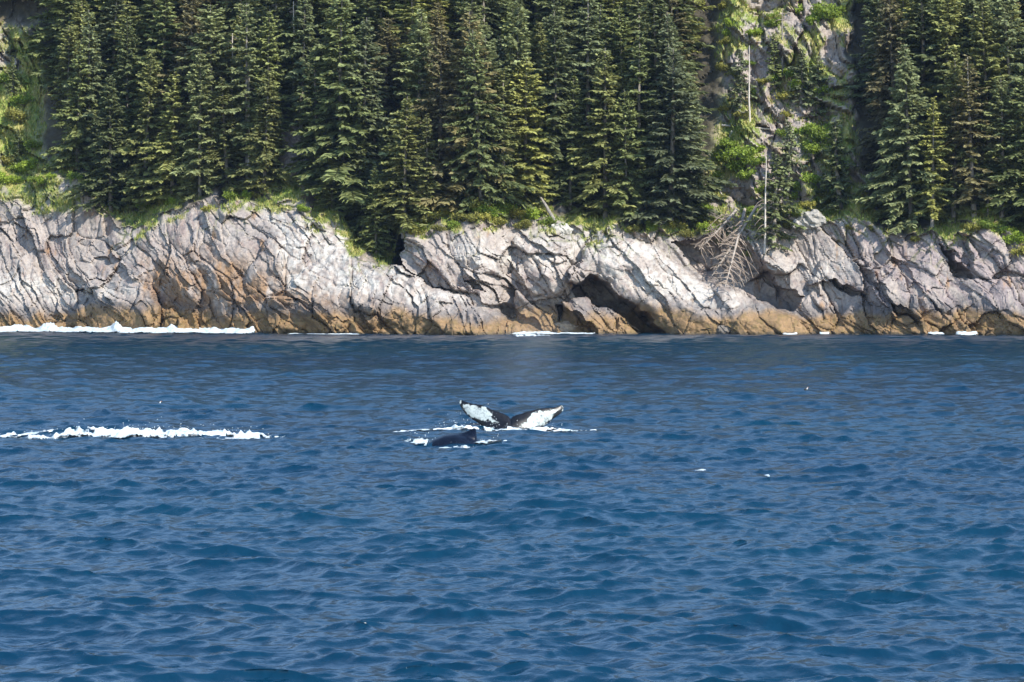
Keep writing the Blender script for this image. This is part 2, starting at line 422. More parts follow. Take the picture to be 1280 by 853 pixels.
def sea(x, y, sp=0.05, calm=None):
    dx = np.zeros_like(x); dy = np.zeros_like(x); dz = np.zeros_like(x)
    for i in range(NW):
        kx, ky = math.cos(_dir[i]), math.sin(_dir[i])
        f = np.clip(_lam[i] / (2.2 * sp) - 1, 0, 1)
        if np.max(f) <= 0: continue
        p = _k[i] * (kx * x + ky * y) + _ph[i]
        s = np.sin(p) * (_amp[i] * 1.4) * f
        dz += np.cos(p) * _amp[i] * f; dx -= kx * s; dy -= ky * s
    return x + dx, y + dy, dz

rows = [-1500, -700, -300, -120, -40, 0, 20, 32, 38]
d = 40.0
while d < 560:
    rows.append(d); d += max(0.076, 0.076 * (d / 55) ** 1.25)
rows = np.array(rows)
uc = np.linspace(-1, 1, 640)
uo = 1 + np.cumsum(0.02 * 1.32 ** np.arange(1, 15))
U = np.concatenate([-uo[::-1], uc, uo])
half = 9.0 + 0.185 * np.clip(rows, 30, None)
WX = U[None, :] * half[:, None]; WY = np.repeat(rows[:, None], len(U), 1)
spc = np.maximum(np.gradient(rows)[:, None] * 0.5, np.abs(np.gradient(WX, axis=1)))
ax, ay, az = sea(WX, WY, spc)
tag(obj('sea', mesh('sea', np.stack([ax, ay, az], -1).reshape(-1, 3), grid_faces(*WX.shape), M_WATER, True)),
    'choppy deep blue sea', kind='structure')

# ------------------------------------------------------------------ trees
def tube(pts, rad, n=6):
    pts = np.asarray(pts, float); rad = np.asarray(rad, float)
    T = np.gradient(pts, axis=0); T /= np.linalg.norm(T, axis=1)[:, None] + 1e-9
    ref = np.array((0, 0, 1.0)) if abs(T[0][2]) < 0.8 else np.array((1.0, 0, 0))
    Un = np.cross(T, ref); Un /= np.linalg.norm(Un, axis=1)[:, None] + 1e-9
    Vn = np.cross(T, Un)
    t = np.arange(n) * 2 * math.pi / n
    v = pts[:, None] + rad[:, None, None] * (np.cos(t)[None, :, None] * Un[:, None] + np.sin(t)[None, :, None] * Vn[:, None])
    f = []
    for i in range(len(pts) - 1):
        for j in range(n):
            f.append((i * n + j, i * n + (j + 1) % n, (i + 1) * n + (j + 1) % n, (i + 1) * n + j))
    return v.reshape(-1, 3), np.array(f)

def spruce(seed, H=20.0, R=4.0, z0=1.0, sparse=1.0, pw=0.8, droop=0.30):
    r = np.random.default_rng(seed)
    bend = r.normal(0, 0.12, 2)
    def axis(z): return np.array([bend[0] * math.sin(z / H * 3), bend[1] * math.sin(z / H * 2.5), z])
    zs = np.linspace(-1.5, H, 12)
    tv, tf = tube([axis(z) for z in zs], 0.03 + 0.34 * (1 - (zs + 1.5) / (H + 1.5)) ** 0.9, 7)
    V, C = [], []
    z = z0
    while z < H - 0.15:
        rel = (z - z0) / (H - z0)
        nb = int(r.integers(4, 7)) if rel < 0.9 else 4
        ph = r.uniform(0, 6.28)
        for b in range(nb):
            if r.random() > sparse: continue
            az = ph + b * 6.283 / nb + r.normal(0, 0.25)
            L = R * (1 - rel) ** pw * r.uniform(0.62, 1.3) + 0.2
            L *= 0.8 + 0.35 * math.sin(az * 2 + 5 * rel + seed) * math.sin(9 * rel + seed)
            if rel < 0.15: L *= 0.7 + 2 * rel
            e0 = 0.75 * rel ** 2 - 0.12 + r.normal(0, 0.12)
            fw = np.array([math.cos(az), math.sin(az), 0]); sdv = np.array([-fw[1], fw[0], 0])
            n = max(3, int(L / 0.17))
            t = np.linspace(0.12, 1, n)
            base = axis(z + r.normal(0, 0.12))
            pts = base + fw * (L * t)[:, None]
            pts[:, 2] += L * (e0 * t - droop * t ** 2 + 0.55 * droop * t ** 3.2)
            for s in (-1, 1):
                keep = r.random(n) < 0.94
                m = keep.sum(); P = pts[keep]; tt = t[keep]
                ln = (0.30 + 0.24 * L * np.sin(np.clip(tt * 2.6, 0, 3.0)) * 0.8) * r.uniform(0.65, 1.2, m)
                D = fw * r.uniform(0.45, 0.95, m)[:, None] + s * sdv * r.uniform(0.45, 1.0, m)[:, None]
                D[:, 2] += r.normal(-0.22, 0.16, m)
                D /= np.linalg.norm(D, axis=1)[:, None]
                Wd = np.cross(D, (0, 0, 1.0)); Wd /= np.linalg.norm(Wd, axis=1)[:, None]
                Wd[:, 2] += r.normal(0, 0.35, m)
                wd = r.uniform(0.11, 0.19, m) + 0.06 * ln
                a0 = P; a1 = P + D * (ln * 0.5)[:, None] + Wd * wd[:, None]; a2 = P + D * ln[:, None]; a3 = P + D * (ln * 0.5)[:, None] - Wd * wd[:, None]
                a2[:, 2] -= 0.10 * ln
                V.append(np.stack([a0, a1, a2, a3], 1))
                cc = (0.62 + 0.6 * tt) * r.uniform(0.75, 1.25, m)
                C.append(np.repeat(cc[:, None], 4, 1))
            # hanging twigs
            m = max(1, n // 2); q = r.uniform(0.2, 1, m)
            P = base + fw * (L * q)[:, None]; P[:, 2] += L * (e0 * q - droop * q ** 2 + 0.55 * droop * q ** 3.2)
            D = np.stack([r.normal(0, 0.35, m), r.normal(0, 0.35, m), -np.ones(m)], 1)
            ln = r.uniform(0.25, 0.6, m); wv = np.stack([np.cos(r.uniform(0, 6, m)), np.sin(r.uniform(0, 6, m)), np.zeros(m)], 1) * 0.1
            V.append(np.stack([P, P + D * (ln * .5)[:, None] + wv, P + D * ln[:, None], P + D * (ln * .5)[:, None] - wv], 1))
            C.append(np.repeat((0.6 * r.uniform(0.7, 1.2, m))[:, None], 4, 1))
        z += r.uniform(0.22, 0.62) * (0.7 + 0.5 * (1 - rel))
    v = np.concatenate(V).reshape(-1, 3); cv = np.concatenate(C).reshape(-1)
    f = np.arange(len(v)).reshape(-1, 4)
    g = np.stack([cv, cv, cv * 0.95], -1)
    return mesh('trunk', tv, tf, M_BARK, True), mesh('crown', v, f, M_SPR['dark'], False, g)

PROTO = [spruce(11, R=5.4), spruce(12, R=4.6, pw=0.7), spruce(13, R=5.8, pw=0.9, droop=0.36), spruce(14, R=4.4, z0=2.5, sparse=0.8),
         spruce(15, R=4.6, z0=4.0, sparse=0.72, pw=0.6), spruce(16, R=5.2, pw=0.75), spruce(17, R=4.8, z0=1.5, sparse=0.9, droop=0.4)]
SMALL = spruce(21, H=8, R=2.6, z0=0.3, pw=0.8)

TREES = []
KIND = {'dark': 'dark green', 'blue': 'grey-green', 'yellow': 'yellow-green', 'brown': 'rusty tinged'}
ZONES = ((150, 'above the broad white surf'), (400, 'above the ochre-stained headland'), (520, 'by the dark wooded cleft'), (690, 'above the shrubby bench'),
         (885, 'above the sea cave and pale dome'), (1075, 'in the bare rock gully'), (1185, 'next past the gully, away from the dome'), (9999, 'above the cliff with the shadowed cleft'))
def where(p, what=True):
    px, py = [float(q[0]) for q in to_px(np.array([p.x]), np.array([p.z]))]
    zone = next(t for m, t in ZONES if px < m)
    up = (np.interp(px, TOP[:, 0], TOP[:, 1]) - py) / 9.0
    row = 'near the cliff edge' if up < 5 else 'partway up the slope' if up < 15 else 'high on the slope'
    return row, zone
def tree_at(base, H, kind, proto=None, wide=1.0, label=None, small=False):
    t = empty('spruce_tree', base)
    if label: tag(t, label, 'tree')
    else:
        row, zone = where(base); tag(t, f'{KIND[kind]} spruce {row} {zone}', 'tree', f'{KIND[kind]} spruces {row} {zone}')
    pr = SMALL if small else PROTO[random.randrange(len(PROTO)) if proto is None else proto]
    k = H / (8.0 if small else 20.0); wide *= random.uniform(.85, 1.2)
    t.scale = (k ** 0.85 * wide, k ** 0.85 * wide, k); t.rotation_euler = (random.gauss(0, .025), random.gauss(0, .025), random.uniform(0, 6.28))
    if small: t.scale = (k * wide, k * wide, k)
    obj('trunk', pr[0], t)
    c = obj('crown', pr[1], t)
    c.material_slots[0].link = 'OBJECT'; c.material_slots[0].material = M_SPR[kind]
    TREES.append((base.x, base.z))
    return t

def tree_px(px, ptop, pbase, kind, proto=None, wide=1.0, label=None, small=False):
    b = hit(px, pbase)
    H = (pbase - ptop) * b.y / F
    b.z -= 0.25
    return tree_at(b, H, kind, proto, wide, label, small)

LIST = [
    # px, top, base, kind
    (96, 46, 232, 'dark', 0, .95), (138, 92, 278, 'dark', 5, 1.0), (112, 10, 205, 'blue', None, 1),
    (178, 62, 262, 'yellow', 1, 1), (215, 88, 268, 'yellow', 0, 1), (160, 20, 220, 'dark', None, 1), (250, 60, 256, 'blue', 5, 1),
    (205, -30, 190, 'dark', 2, 1), (236, -10, 200, 'brown', None, 1), (285, 95, 254, 'yellow', 6, 1), (330, 82, 258, 'yellow', 0, 1.05),
    (310, -5, 215, 'blue', 3, 1), (268, 5, 215, 'blue', None, 1), (338, 10, 200, 'dark', 2, .95), (400, 60, 240, 'dark', 0, .95),
    (415, 196, 276, 'dark', 5, 1.1), (375, -30, 160, 'blue', None, 1), (432, -15, 250, 'dark', 2, 1.0), (455, 20, 250, 'blue', 0, 1),
    (452, 130, 296, 'dark', 1, .75), (486, 150, 304, 'dark', 5, .7), (470, 205, 318, 'dark', 1, .75),
    (472, 95, 300, 'blue', 3, 1), (505, 118, 296, 'yellow', 0, 1), (535, 140, 290, 'yellow', 6, .9), (550, 30, 250, 'brown', 5, 1),
    (520, 10, 230, 'blue', None, 1), (578, 12, 262, 'brown', 0, 1), (602, 35, 262, 'dark', 2, 1), (628, 85, 268, 'yellow', 3, 1),
    (657, 72, 272, 'yellow', 5, 1.0), (645, -5, 240, 'blue', None, 1), (690, 15, 235, 'dark', 2, 1), (712, 90, 262, 'dark', 1, .9),
    (757, 58, 272, 'yellow', 0, 1), (735, -20, 220, 'blue', None, 1), (800, 45, 280, 'dark', 3, 1), (783, 110, 283, 'dark', 5, .9),
    (838, 58, 280, 'blue', 0, 1), (842, 12, 258, 'blue', 2, 1), (822, -20, 240, 'dark', None, 1), (855, 130, 285, 'dark', 6, .9),
    (862, 95, 268, 'blue', 1, .7),
    (1118, 130, 302, 'dark', 0, .9), (1124, 60, 262, 'dark', 2, .85), (1140, 55, 292, 'blue', 5, 1), (1165, 120, 308, 'yellow', 3, .9),
    (1192, 62, 300, 'yellow', 1, 1), (1122, -30, 210, 'brown', 0, .9), (1218, 68, 290, 'brown', 3, 1), (1252, 95, 298, 'blue', 4, 1),
    (1285, 70, 310, 'dark', 0, 1), (1150, -30, 200, 'dark', 2, 1), (1180, -20, 210, 'yellow', None, 1), (1240, 0, 240, 'yellow', 1, 1),
    (1270, -20, 230, 'blue', None, 1), (1205, -30, 210, 'blue', None, 1), (1130, 200, 310, 'dark', 5, 1.1), (1235, 190, 292, 'dark', 4, 1),
]
for px, t0, b0, kd, pr, wd in LIST:
    e = np.interp(px, TOP[:, 0], TOP[:, 1])
    tree_px(px, t0, min(b0, e - 14) if not 425 < px < 495 else b0, kd, pr, wd)
for px, t0, b0, kd, lab in ((742, 270, 296, 'dark', 'small rounded dark spruce on the cliff edge above the pale dome rock'),
                            (966, 190, 305, 'dark', 'narrow dark young spruce beside the bare grey snag in the gully'),
                            (985, 150, 240, 'blue', 'young spruce growing on the gully rocks above the narrow dark one'),
                            (1050, 150, 262, 'dark', 'dark young spruce at the edge of the gully where the forest resumes'),
                            (1180, 285, 318, 'dark', 'short dark spruce rooted in the crack of the cliff face'),
                            (1000, 60, 130, 'blue', 'young spruce clinging to the upper gully rock'),
                            (1022, 70, 150, 'blue', 'pair member young spruce on the upper gully ledge with green shrubs'),
                            (925, 60, 135, 'blue', 'thin young spruce against the pale upper gully rock'),
                            (968, 40, 110, 'dark', 'dark young spruce behind the tall bare pole in the gully'),
                            (15, 70, 120, 'dark', 'young spruce below the pale rock outcrop at the forest edge'),
                            (22, 160, 205, 'dark', 'short young spruce on the grassy slope at the forest edge')):
    tree_px(px, t0, b0, kd, None, 0.85, lab.replace('pair member ', ''), small=True)

def blocked(px, py):
    q = (np.array([float(px)]), np.array([float(py)]))
    return sdf(*q, GULLY)[0] > -34 or sdf(*q, LEFTROCK)[0] > -20 or sdf(*q, GAP)[0] > -22
n = 0
for trial in range(6000):
    x = random.uniform(-105, 105); z = random.uniform(13, 74)
    px, py = [float(q) for q in to_px(np.array([x]), np.array([z]))]
    top = np.interp(px, TOP[:, 0], TOP[:, 1])
    if py > top - 40 or blocked(px, py): continue
    if py < -45 or px < -150 or px > 1430: continue
    if min((x - a) ** 2 + (z - b) ** 2 for a, b in TREES) < 4.2 ** 2: continue
    y = float(terrain_y(np.array([x]), np.array([z]))[0])
    tree_at(Vector((x, y, z - 0.3)), random.uniform(15, 22), random.choices(('dark', 'blue', 'yellow', 'brown'), (5, 4, 2.4, .7))[0])
    n += 1
    if n >= 190: break

# ------------------------------------------------------------------ shrubs
def shrub(seed, R=1.3, Hh=1.5, nleaf=1400, leaf=0.13):
    r = np.random.default_rng(seed)
    ns = 9
    sv, sf, off = [], [], 0
    tips = []
    for i in range(ns):
        a = r.uniform(0, 6.28); q = r.uniform(0.3, 1) * R
        tip = np.array([math.cos(a) * q, math.sin(a) * q, Hh * r.uniform(0.6, 1.0) * (1 - 0.35 * (q / R) ** 2)])
        mid = tip * np.array([0.45, 0.45, 0.6])
        v, f = tube([(0, 0, -0.3), mid, tip], [0.05, 0.035, 0.012], 4)
        sv.append(v); sf.append(f + off); off += len(v); tips.append((mid, tip))
    V = []
    for i in range(nleaf):
        mid, tip = tips[r.integers(ns)]
        t = r.uniform(0.1, 1.08); c = mid + (tip - mid) * t + r.normal(0, 0.17 * R, 3) * np.array([1, 1, 0.8])
        d1 = r.normal(0, 1, 3); d1 /= np.linalg.norm(d1); d2 = np.cross(d1, r.normal(0, 1, 3)); d2 /= np.linalg.norm(d2)
        s = leaf * r.uniform(0.7, 1.4)
        V.append([c - d1 * s, c + d2 * s * .6, c + d1 * s, c - d2 * s * .6])
    v = np.array(V).reshape(-1, 3); f = np.arange(len(v)).reshape(-1, 4)
    cc = np.repeat(r.uniform(0.6, 1.3, nleaf), 4)
    return mesh('stems', np.concatenate(sv), np.concatenate(sf), M_BARK), mesh('foliage', v, f, M_SHRUB, False, np.stack([cc, cc, cc], -1))
SH = [shrub(31), shrub(32, 1.5, 1.2), shrub(33, 1.1, 1.8)]
SHRUBS = [(8, 100, 1.3, 'g'), (28, 128, 1.2, 'g'), (18, 150, 1.3, 'y'), (42, 185, 1.2, 'g'), (12, 205, 1.3, 'y'), (35, 215, 1.4, 'g'), (58, 226, 1.0, 'g'), (5, 228, 1.2, 'g'),
          (548, 272, 1.2, 'y'), (562, 262, 1.3, 'g'), (580, 256, 1.4, 'g'), (596, 264, 1.3, 'y'), (612, 268, 1.3, 'g'), (630, 266, 1.3, 'g'), (646, 272, 1.2, 'y'),
          (664, 274, 1.2, 'g'), (685, 280, .9, 'g'), (532, 280, 1.0, 'y'), (518, 292, .9, 'y'), (575, 275, 1.1, 'y'), (622, 280, 1.0, 'y'), (655, 284, .9, 'y'), (700, 285, .8, 'g'),
          (912, 186, 1.4, 'g'), (928, 194, 1.5, 'g'), (905, 206, 1.3, 'g'), (940, 205, 1.3, 'g'), (922, 214, 1.4, 'g'), (945, 188, 1.1, 'g'), (898, 222, 1.1, 'g'), (935, 222, 1.1, 'g'),
          (1010, 168, 1.3, 'g'), (1024, 178, 1.5, 'g'), (1016, 192, 1.3, 'g'), (1032, 165, 1.1, 'g'), (1028, 24, 1.5, 'g'), (1042, 18, 1.3, 'g'), (1018, 30, 1.2, 'g'), (1000, 18, 1.1, 'g'),
          (998, 112, 1.1, 'g'), (1008, 106, .9, 'g'), (985, 120, 1.0, 'y'), (1000, 238, 1.2, 'g'), (1012, 228, 1.2, 'g'), (988, 250, 1.2, 'g'), (1025, 246, 1.0, 'y'), (998, 268, .9, 'g'),
          (288, 248, 1.0, 'g'), (300, 240, .9, 'g'), (318, 246, .7, 'y'), (258, 262, .6, 'y'), (205, 252, .7, 'y'), (378, 262, .7, 'g'),
          (1092, 288, .7, 'y'), (1060, 285, .7, 'y'), (1232, 284, 1.0, 'g'), (1252, 290, 1.0, 'g'), (1268, 304, 1.1, 'g'), (1218, 286, .9, 'y'), (1280, 316, 1.1, 'y'), (1145, 300, .7, 'y'),
          (872, 272, 1.0, 'g'), (845, 282, .9, 'y'), (815, 284, .9, 'g'), (790, 290, .8, 'g'), (858, 294, .8, 'y'), (880, 262, .9, 'g'), (900, 300, .7, 'g'), (935, 318, .7, 'g'),
          (522, 14, 1.4, 'g'), (532, 22, 1.2, 'g'), (528, 78, 1.0, 'g'), (515, 95, 1.0, 'y'), (68, 22, 1.1, 'g'), (65, 8, 1.2, 'y'), (985, 285, .8, 'y'), (950, 240, 1.0, 'g'), (760, 292, .8, 'y')]
for _ in range(34):
    SHRUBS.append((random.uniform(900, 1056), random.uniform(8, 282), random.uniform(.55, 1.1), random.choice('ggy')))
for lo_, hi_, cnt in ((0, 110, 9), (500, 700, 16), (790, 900, 8), (1200, 1280, 6), (170, 400, 7)):
    for _ in range(cnt):
        q = random.uniform(lo_, hi_)
        SHRUBS.append((q, np.interp(q, TOP[:, 0], TOP[:, 1]) - random.uniform(0, 22), random.uniform(.4, .9), random.choice('ggy')))
for px, py, s, k in SHRUBS:
    p = hit(px, py + 3); p.z -= 0.15
    row, zone = where(p); tint = 'bright green' if k == 'g' else 'yellowish'
    t = tag(empty('leafy_shrub', p), f'{tint} leafy shrub {row} {zone}', 'shrub', f'{tint} shrubs {row} {zone}')
    st, fo = random.choice(SH)
    obj('stems', st, t); c = obj('foliage', fo, t)
    c.material_slots[0].link = 'OBJECT'; c.material_slots[0].material = M_SHRUB if k == 'g' else M_SHRUB_Y
    t.scale = (s, s, s * random.uniform(.85, 1.1)); t.rotation_euler = (0, 0, random.uniform(0, 6.28))

# grass on the benches and ledges
ti = np.argwhere((A['turf'] > 0.35) & (np.abs(XX) < 82) & (ZZ > 6) & (ZZ < 56))
pick = ti[RNG.integers(0, len(ti), 26000)]
bx = XX[pick[:, 0], pick[:, 1]] + RNG.normal(0, .08, len(pick)); bz = ZZ[pick[:, 0], pick[:, 1]] + RNG.normal(0, .05, len(pick))
by = terrain_y(bx, bz)
B = np.stack([bx, by, bz], -1)
hgt = RNG.uniform(0.25, 0.6, len(B)); an = RNG.uniform(0, 6.28, len(B))
sdv = np.stack([np.cos(an), np.sin(an), np.zeros(len(B))], -1) * 0.11
tip = np.stack([RNG.normal(0, .18, len(B)), RNG.normal(-.12, .15, len(B)), hgt], -1)
gv = np.stack([B - sdv - (0, 0, .1), B + sdv - (0, 0, .1), B + tip], 1).reshape(-1, 3)
mixv = RNG.random(len(B))[:, None]
gc = np.array((0.17, 0.25, 0.04)) * (1 - mixv) + np.array((0.36, 0.33, 0.11)) * mixv
tag(obj('grass', mesh('grass', gv, np.arange(len(gv)).reshape(-1, 3), M_GRASS, False, np.repeat(gc, 3, 0))),
    'patches of green and straw coloured grass on the ledges', 'grass', kind='stuff')

# ------------------------------------------------------------------ snags, logs, fallen dead trees
def snag(name, p0, p1, r0, r1, label, stubs=(), mat=None, group=None, cat='tree'):
    p0 = Vector(p0); p1 = Vector(p1)
    t = tag(empty(name, p0), label, cat, group)
    L = p1 - p0; n = 7
    pts = [L * (i / (n - 1)) + Vector((random.gauss(0, .03), random.gauss(0, .03), 0)) for i in range(n)]
    v, f = tube(pts, np.linspace(r0, r1, n), 7)
    obj('trunk', mesh('trunk', v, f, mat or M_DEAD, True), t)
    for q, ln, ang, dr in stubs:
        b = L * q; dirv = Vector((math.cos(ang), -0.4 + 0.8 * random.random(), 0)).normalized()
        bp = [b + dirv * ln * s + Vector((0, 0, ln * (0.25 * s - dr * s * s))) for s in (0, .3, .6, .85, 1)]
        v, f = tube(bp, np.linspace(0.055, 0.02, 5), 4)
        obj('branch', mesh('branch', v, f, M_TWIG, False), t)
    return t

def snag_px(px, ptop, pbase, lab, r0=.16, stubs=(), base_hit=None, mat=None):
    b = hit(px, base_hit or pbase); H = (pbase - ptop) * b.y / F
    zb = CAMZ + (HZ - pbase) * b.y / F
    return snag('bare_snag', (b.x, b.y - .1, zb - .6), (b.x + random.gauss(0, .1), b.y, zb + H), r0, .05, lab, stubs, mat)

def rs(n, l0, l1, q0=.35, q1=.95, dr=.5):
    return [(random.uniform(q0, q1), random.uniform(l0, l1), random.choice((0, math.pi)) + random.gauss(0, .4), dr * random.uniform(.6, 1.4)) for _ in range(n)]

snag_px(937, 57, 152, 'tall bare pale pole standing against the gully rock', .15)
snag_px(956, 196, 312, 'bare grey snag with drooping dead branches beside the fallen trees', .17, rs(16, .8, 1.9, .1, .8, .9))
snag_px(978, 12, 86, 'dark bare trunk with stubby branches high in the gully', .17, rs(10, .6, 1.5), mat=M_BARK)
def tallsnag(px, ptop, pbot, lab):
    b = hit(px, pbot + 90); y = b.y - 2.5; x = (px - 640) * y / F
    snag('bare_snag', (x, y, float(b.z) - 1), (x, y, CAMZ + (HZ - ptop) * y / F), .17, .06, lab, rs(8, .4, .9, .75, .98))
tallsnag(290, 42, 76, 'white dead spire rising among the yellow-green spruces')
tallsnag(311, 86, 110, 'short pale dead top beside the taller white spire')
tallsnag(367, 2, 30, 'thin bare trunk at the top of the dark spruces by the rocky gap')
def log_px(pa, pb, r0, r1, lab, lift=.15, name='fallen_log', stubs=(), mat=None):
    a = hit(*pa); b = hit(*pb); b.y = min(b.y, a.y + 1.5); 
    b = Vector(((pb[0] - 640) * b.y / F, b.y, CAMZ + (HZ - pb[1]) * b.y / F))
    a.y -= lift; b.y -= lift
    return snag(name, a, b, r0, r1, lab, stubs, mat, cat='log')
log_px((903, 157), (978, 163), .17, .09, 'pale log lying level across the gully', .3)
log_px((898, 212), (915, 164), .24, .16, 'weathered log leaning up the gully beneath the level one', .3)
log_px((695, 280), (676, 247), .32, .16, 'thick broken grey trunk leaning on the ledge below the spruces', .2, mat=M_BARK)
log_px((900, 240), (914, 260), .12, .08, 'thin bare trunk propped above the fallen dead trees', .3)

def fallen(pa, pb, lab, nrib, rib):
    a = hit(*pa); b = hit(*pb)
    over = max(a.y + (b.y - a.y) * q - hit(pa[0] + (pb[0] - pa[0]) * q, pa[1] + (pb[1] - pa[1]) * q).y for q in (0, .15, .3, .45, .6, .75, .9, 1))
    sh = min(over, 5) + .7
    ka = (a.y - sh) / a.y; a = Vector((a.x * ka, a.y * ka, CAMZ + (a.z - CAMZ) * ka)); k_ = (b.y - sh) / b.y; b = Vector((b.x * k_, b.y * k_, CAMZ + (b.z - CAMZ) * k_))
    t = tag(empty('fallen_dead_tree', a), lab, 'dead tree')
    L = b - a; n = 8
    sag = Vector((0, 0, -0.4))
    P = lambda s: L * s + Vector((0, -0.5, 0)) * math.sin(s * 3.1) + sag * (s * (1 - s))
    v, f = tube([P(i / (n - 1)) for i in range(n)], np.linspace(.24, .05, n), 7)
    obj('trunk', mesh('trunk', v, f, M_GREYWOOD, True), t)
    ax = L.normalized(); sv = ax.cross(Vector((0, -1, 0))).normalized()
    for i in range(nrib):
        s = random.uniform(.08, .96); side = random.choice((-1, 1)); ln = rib * random.uniform(.25, 1.2) * (1 - .45 * s)
        out = (sv * side + Vector((0, -random.uniform(-.3, .7), 0)) + ax * random.uniform(-.7, .9)).normalized(); dr_ = random.uniform(.1, 1.0); wv_ = Vector((random.gauss(0, .12), random.gauss(0, .1), random.gauss(0, .12)))
        bp = [P(s) + out * ln * q + Vector((0, 0, -ln * dr_ * q ** 2.0)) + wv_ * ln * math.sin(q * 5) for q in (0, .2, .4, .6, .8, 1)]
        v, f = tube(bp, np.linspace(.085, .035, 6), 3)
        obj('branch', mesh('branch', v, f, M_TWIG, False), t)
fallen((931, 262), (906, 360), 'dead spruce hanging head down over the cliff, ribbed with bare curved branches', 90, 3.4)
fallen((946, 258), (890, 345), 'thin dead spruce caught between the two larger fallen ones', 60, 2.2)
fallen((921, 262), (874, 312), 'dead spruce fallen sideways across the other, its pale trunk slanting away', 70, 3.0)

# ------------------------------------------------------------------ boulders at the waterline
def boulder(px, py, r, lab, c=(0.36, 0.24, 0.12), seed=0, flat=.7):
    import bmesh
    b = hit(px, py)
    bm = bmesh.new(); bmesh.ops.create_icosphere(bm, subdivisions=4, radius=1)
    co = np.array([v.co[:] for v in bm.verts]); fc = np.array([[v.index for v in f.verts] for f in bm.faces]); bm.free()
    n = 1 + .35 * fbm(co[:, 0] * 1.3 + seed, co[:, 1] * 1.3 + co[:, 2], 300 + seed, 4)
    h, _, _ = worley(co[:, 0] * 1.8 + co[:, 2], co[:, 1] * 1.8 + seed - co[:, 2] * .7, 310 + seed)
    co = co * (n + .25 * h)[:, None] * np.array((1.25, .9, flat)) * r
    k = .75 + .5 * RNG.random()
    col = np.array(c) * k * (1 + .25 * fbm(co[:, 0] * 2, co[:, 2] * 2, 9, 3))[:, None]
    o = obj('boulder', mesh('boulder', co, fc, M_ROCK, False, np.clip(col, .02, .8)), None, (b.x, b.y - r * .3, b.z))
    tag(o, lab, 'boulder')
boulder(905, 413, .75, 'dark rounded boulder at the waterline under the pale dome rock', (.14, .12, .10), 3)
boulder(660, 417, .7, 'low brown rock awash in the cove wash', (.25, .19, .13), 7, .5)
boulder(705, 411, 1.3, 'brown wedge rock in front of the sea cave', (.27, .21, .15), 9, .6)
boulder(700, 288, .9, 'pale block perched on the cliff edge above the cove', (.38, .36, .32), 13, .9)
boulder(1015, 275, 1.3, 'large pale grey block on the grassy ledge below the gully', (.33, .31, .28), 15, .8)
boulder(1002, 282, 1.0, 'smaller grey block leaning on the large one below the gully', (.30, .28, .26), 17, .8)

# ------------------------------------------------------------------ whales
def at_sea(px, pyw): y = CAMZ * F / (pyw - HZ); return Vector(((px - 640) * y / F, y, 0))
M_WH, n_, l_, b_ = newmat('whale_skin')
wa = n_.new('ShaderNodeAttribute'); wa.attribute_name = 'white'
tcw = n_.new('ShaderNodeTexCoord')
nz = noise(n_, l_, tcw.outputs['Object'], 4.5, 6, 0.72)
m1 = n_.new('ShaderNodeMath'); m1.operation = 'MULTIPLY_ADD'; m1.inputs[1].default_value = 0.85
l_.new(nz.outputs[0], m1.inputs[0]); l_.new(wa.outputs['Fac'], m1.inputs[2])
rw = ramp(n_, l_, m1.outputs[0], [(0.42, (0.006, 0.007, 0.010)), (0.47, (0.36, 0.40, 0.39))])
mo = noise(n_, l_, tcw.outputs['Object'], 9.0, 5, 0.75)
rm = ramp(n_, l_, mo.outputs[0], [(0.36, (0.30, 0.32, 0.34)), (0.52, (1, 1, 1))])
l_.new(mixc(n_, l_, 1.0, rw.outputs[0], rm.outputs[0], 'MULTIPLY'), b_.inputs['Base Color']); b_.inputs['Roughness'].default_value = 0.35; b_.inputs['Specular IOR Level'].default_value = 0.25

def lift_to(p, dz=0.0): p.z = float(sea(np.array([p.x]), np.array([p.y]), np.array([.3]))[2][0]) + dz; return p
ft = lift_to(at_sea(640, 536), -.10); ppm = F / ft.y
def zf(px, py): return np.array(((px - 640) / ppm, (536 - py) / ppm))
TR = np.array([zf(560 + a / 8, 490 + b / 8) for a, b in ((112, 100), (125, 86), (160, 98), (240, 122), (320, 132), (380, 152), (440, 182), (500, 200), (560, 222), (600, 242), (618, 262), (626, 274),
                (634, 262), (650, 246), (700, 228), (750, 214), (800, 200), (860, 184), (920, 172), (980, 162), (1050, 160), (1100, 152), (1130, 138), (1148, 146), (1158, 170))])
LE = np.array([zf(560 + a / 8, 490 + b / 8) for a, b in ((112, 104), (118, 140), (140, 180), (170, 218), (230, 270), (300, 312), (350, 352), (400, 420), (440, 500), (470, 680), (500, 1000), (640, 1000), (760, 1000), (800, 640), (830, 500), (880, 410),
                (960, 340), (1040, 280), (1100, 240), (1140, 208), (1154, 186), (1158, 172))])
nx, nz_ = 190, 44
cx = np.linspace(TR[0, 0] + .002, TR[-1, 0] - .002, nx)
zu = np.interp(cx, TR[:, 0], TR[:, 1]); zl = np.minimum(np.interp(cx, LE[:, 0], LE[:, 1]), zu - .004)
zu = zu + .012 * fbm(cx * 6, cx * 0, 401, 3) * np.clip((zu - zl) * 4, 0, 1)
tt = (1 - np.cos(np.linspace(0, math.pi, nz_))) / 2
gx = np.repeat(cx[:, None], nz_, 1); gz = zl[:, None] + (zu - zl)[:, None] * tt[None]
edge = np.minimum(1, np.minimum(tt, 1 - tt)[None] * (zu - zl)[:, None] / .25)
endt = np.minimum(1, np.minimum(cx - TR[0, 0], TR[-1, 0] - cx) / .4)[:, None]
th = (.015 + .085 * np.sqrt(edge)) * (.3 + .7 * endt) + .30 * np.exp(-(gx + .05) ** 2 / .5) * sst(.75, -.6, gz) * np.sqrt(edge)
lean = .28 * gz + .16 * gx ** 2 * .5
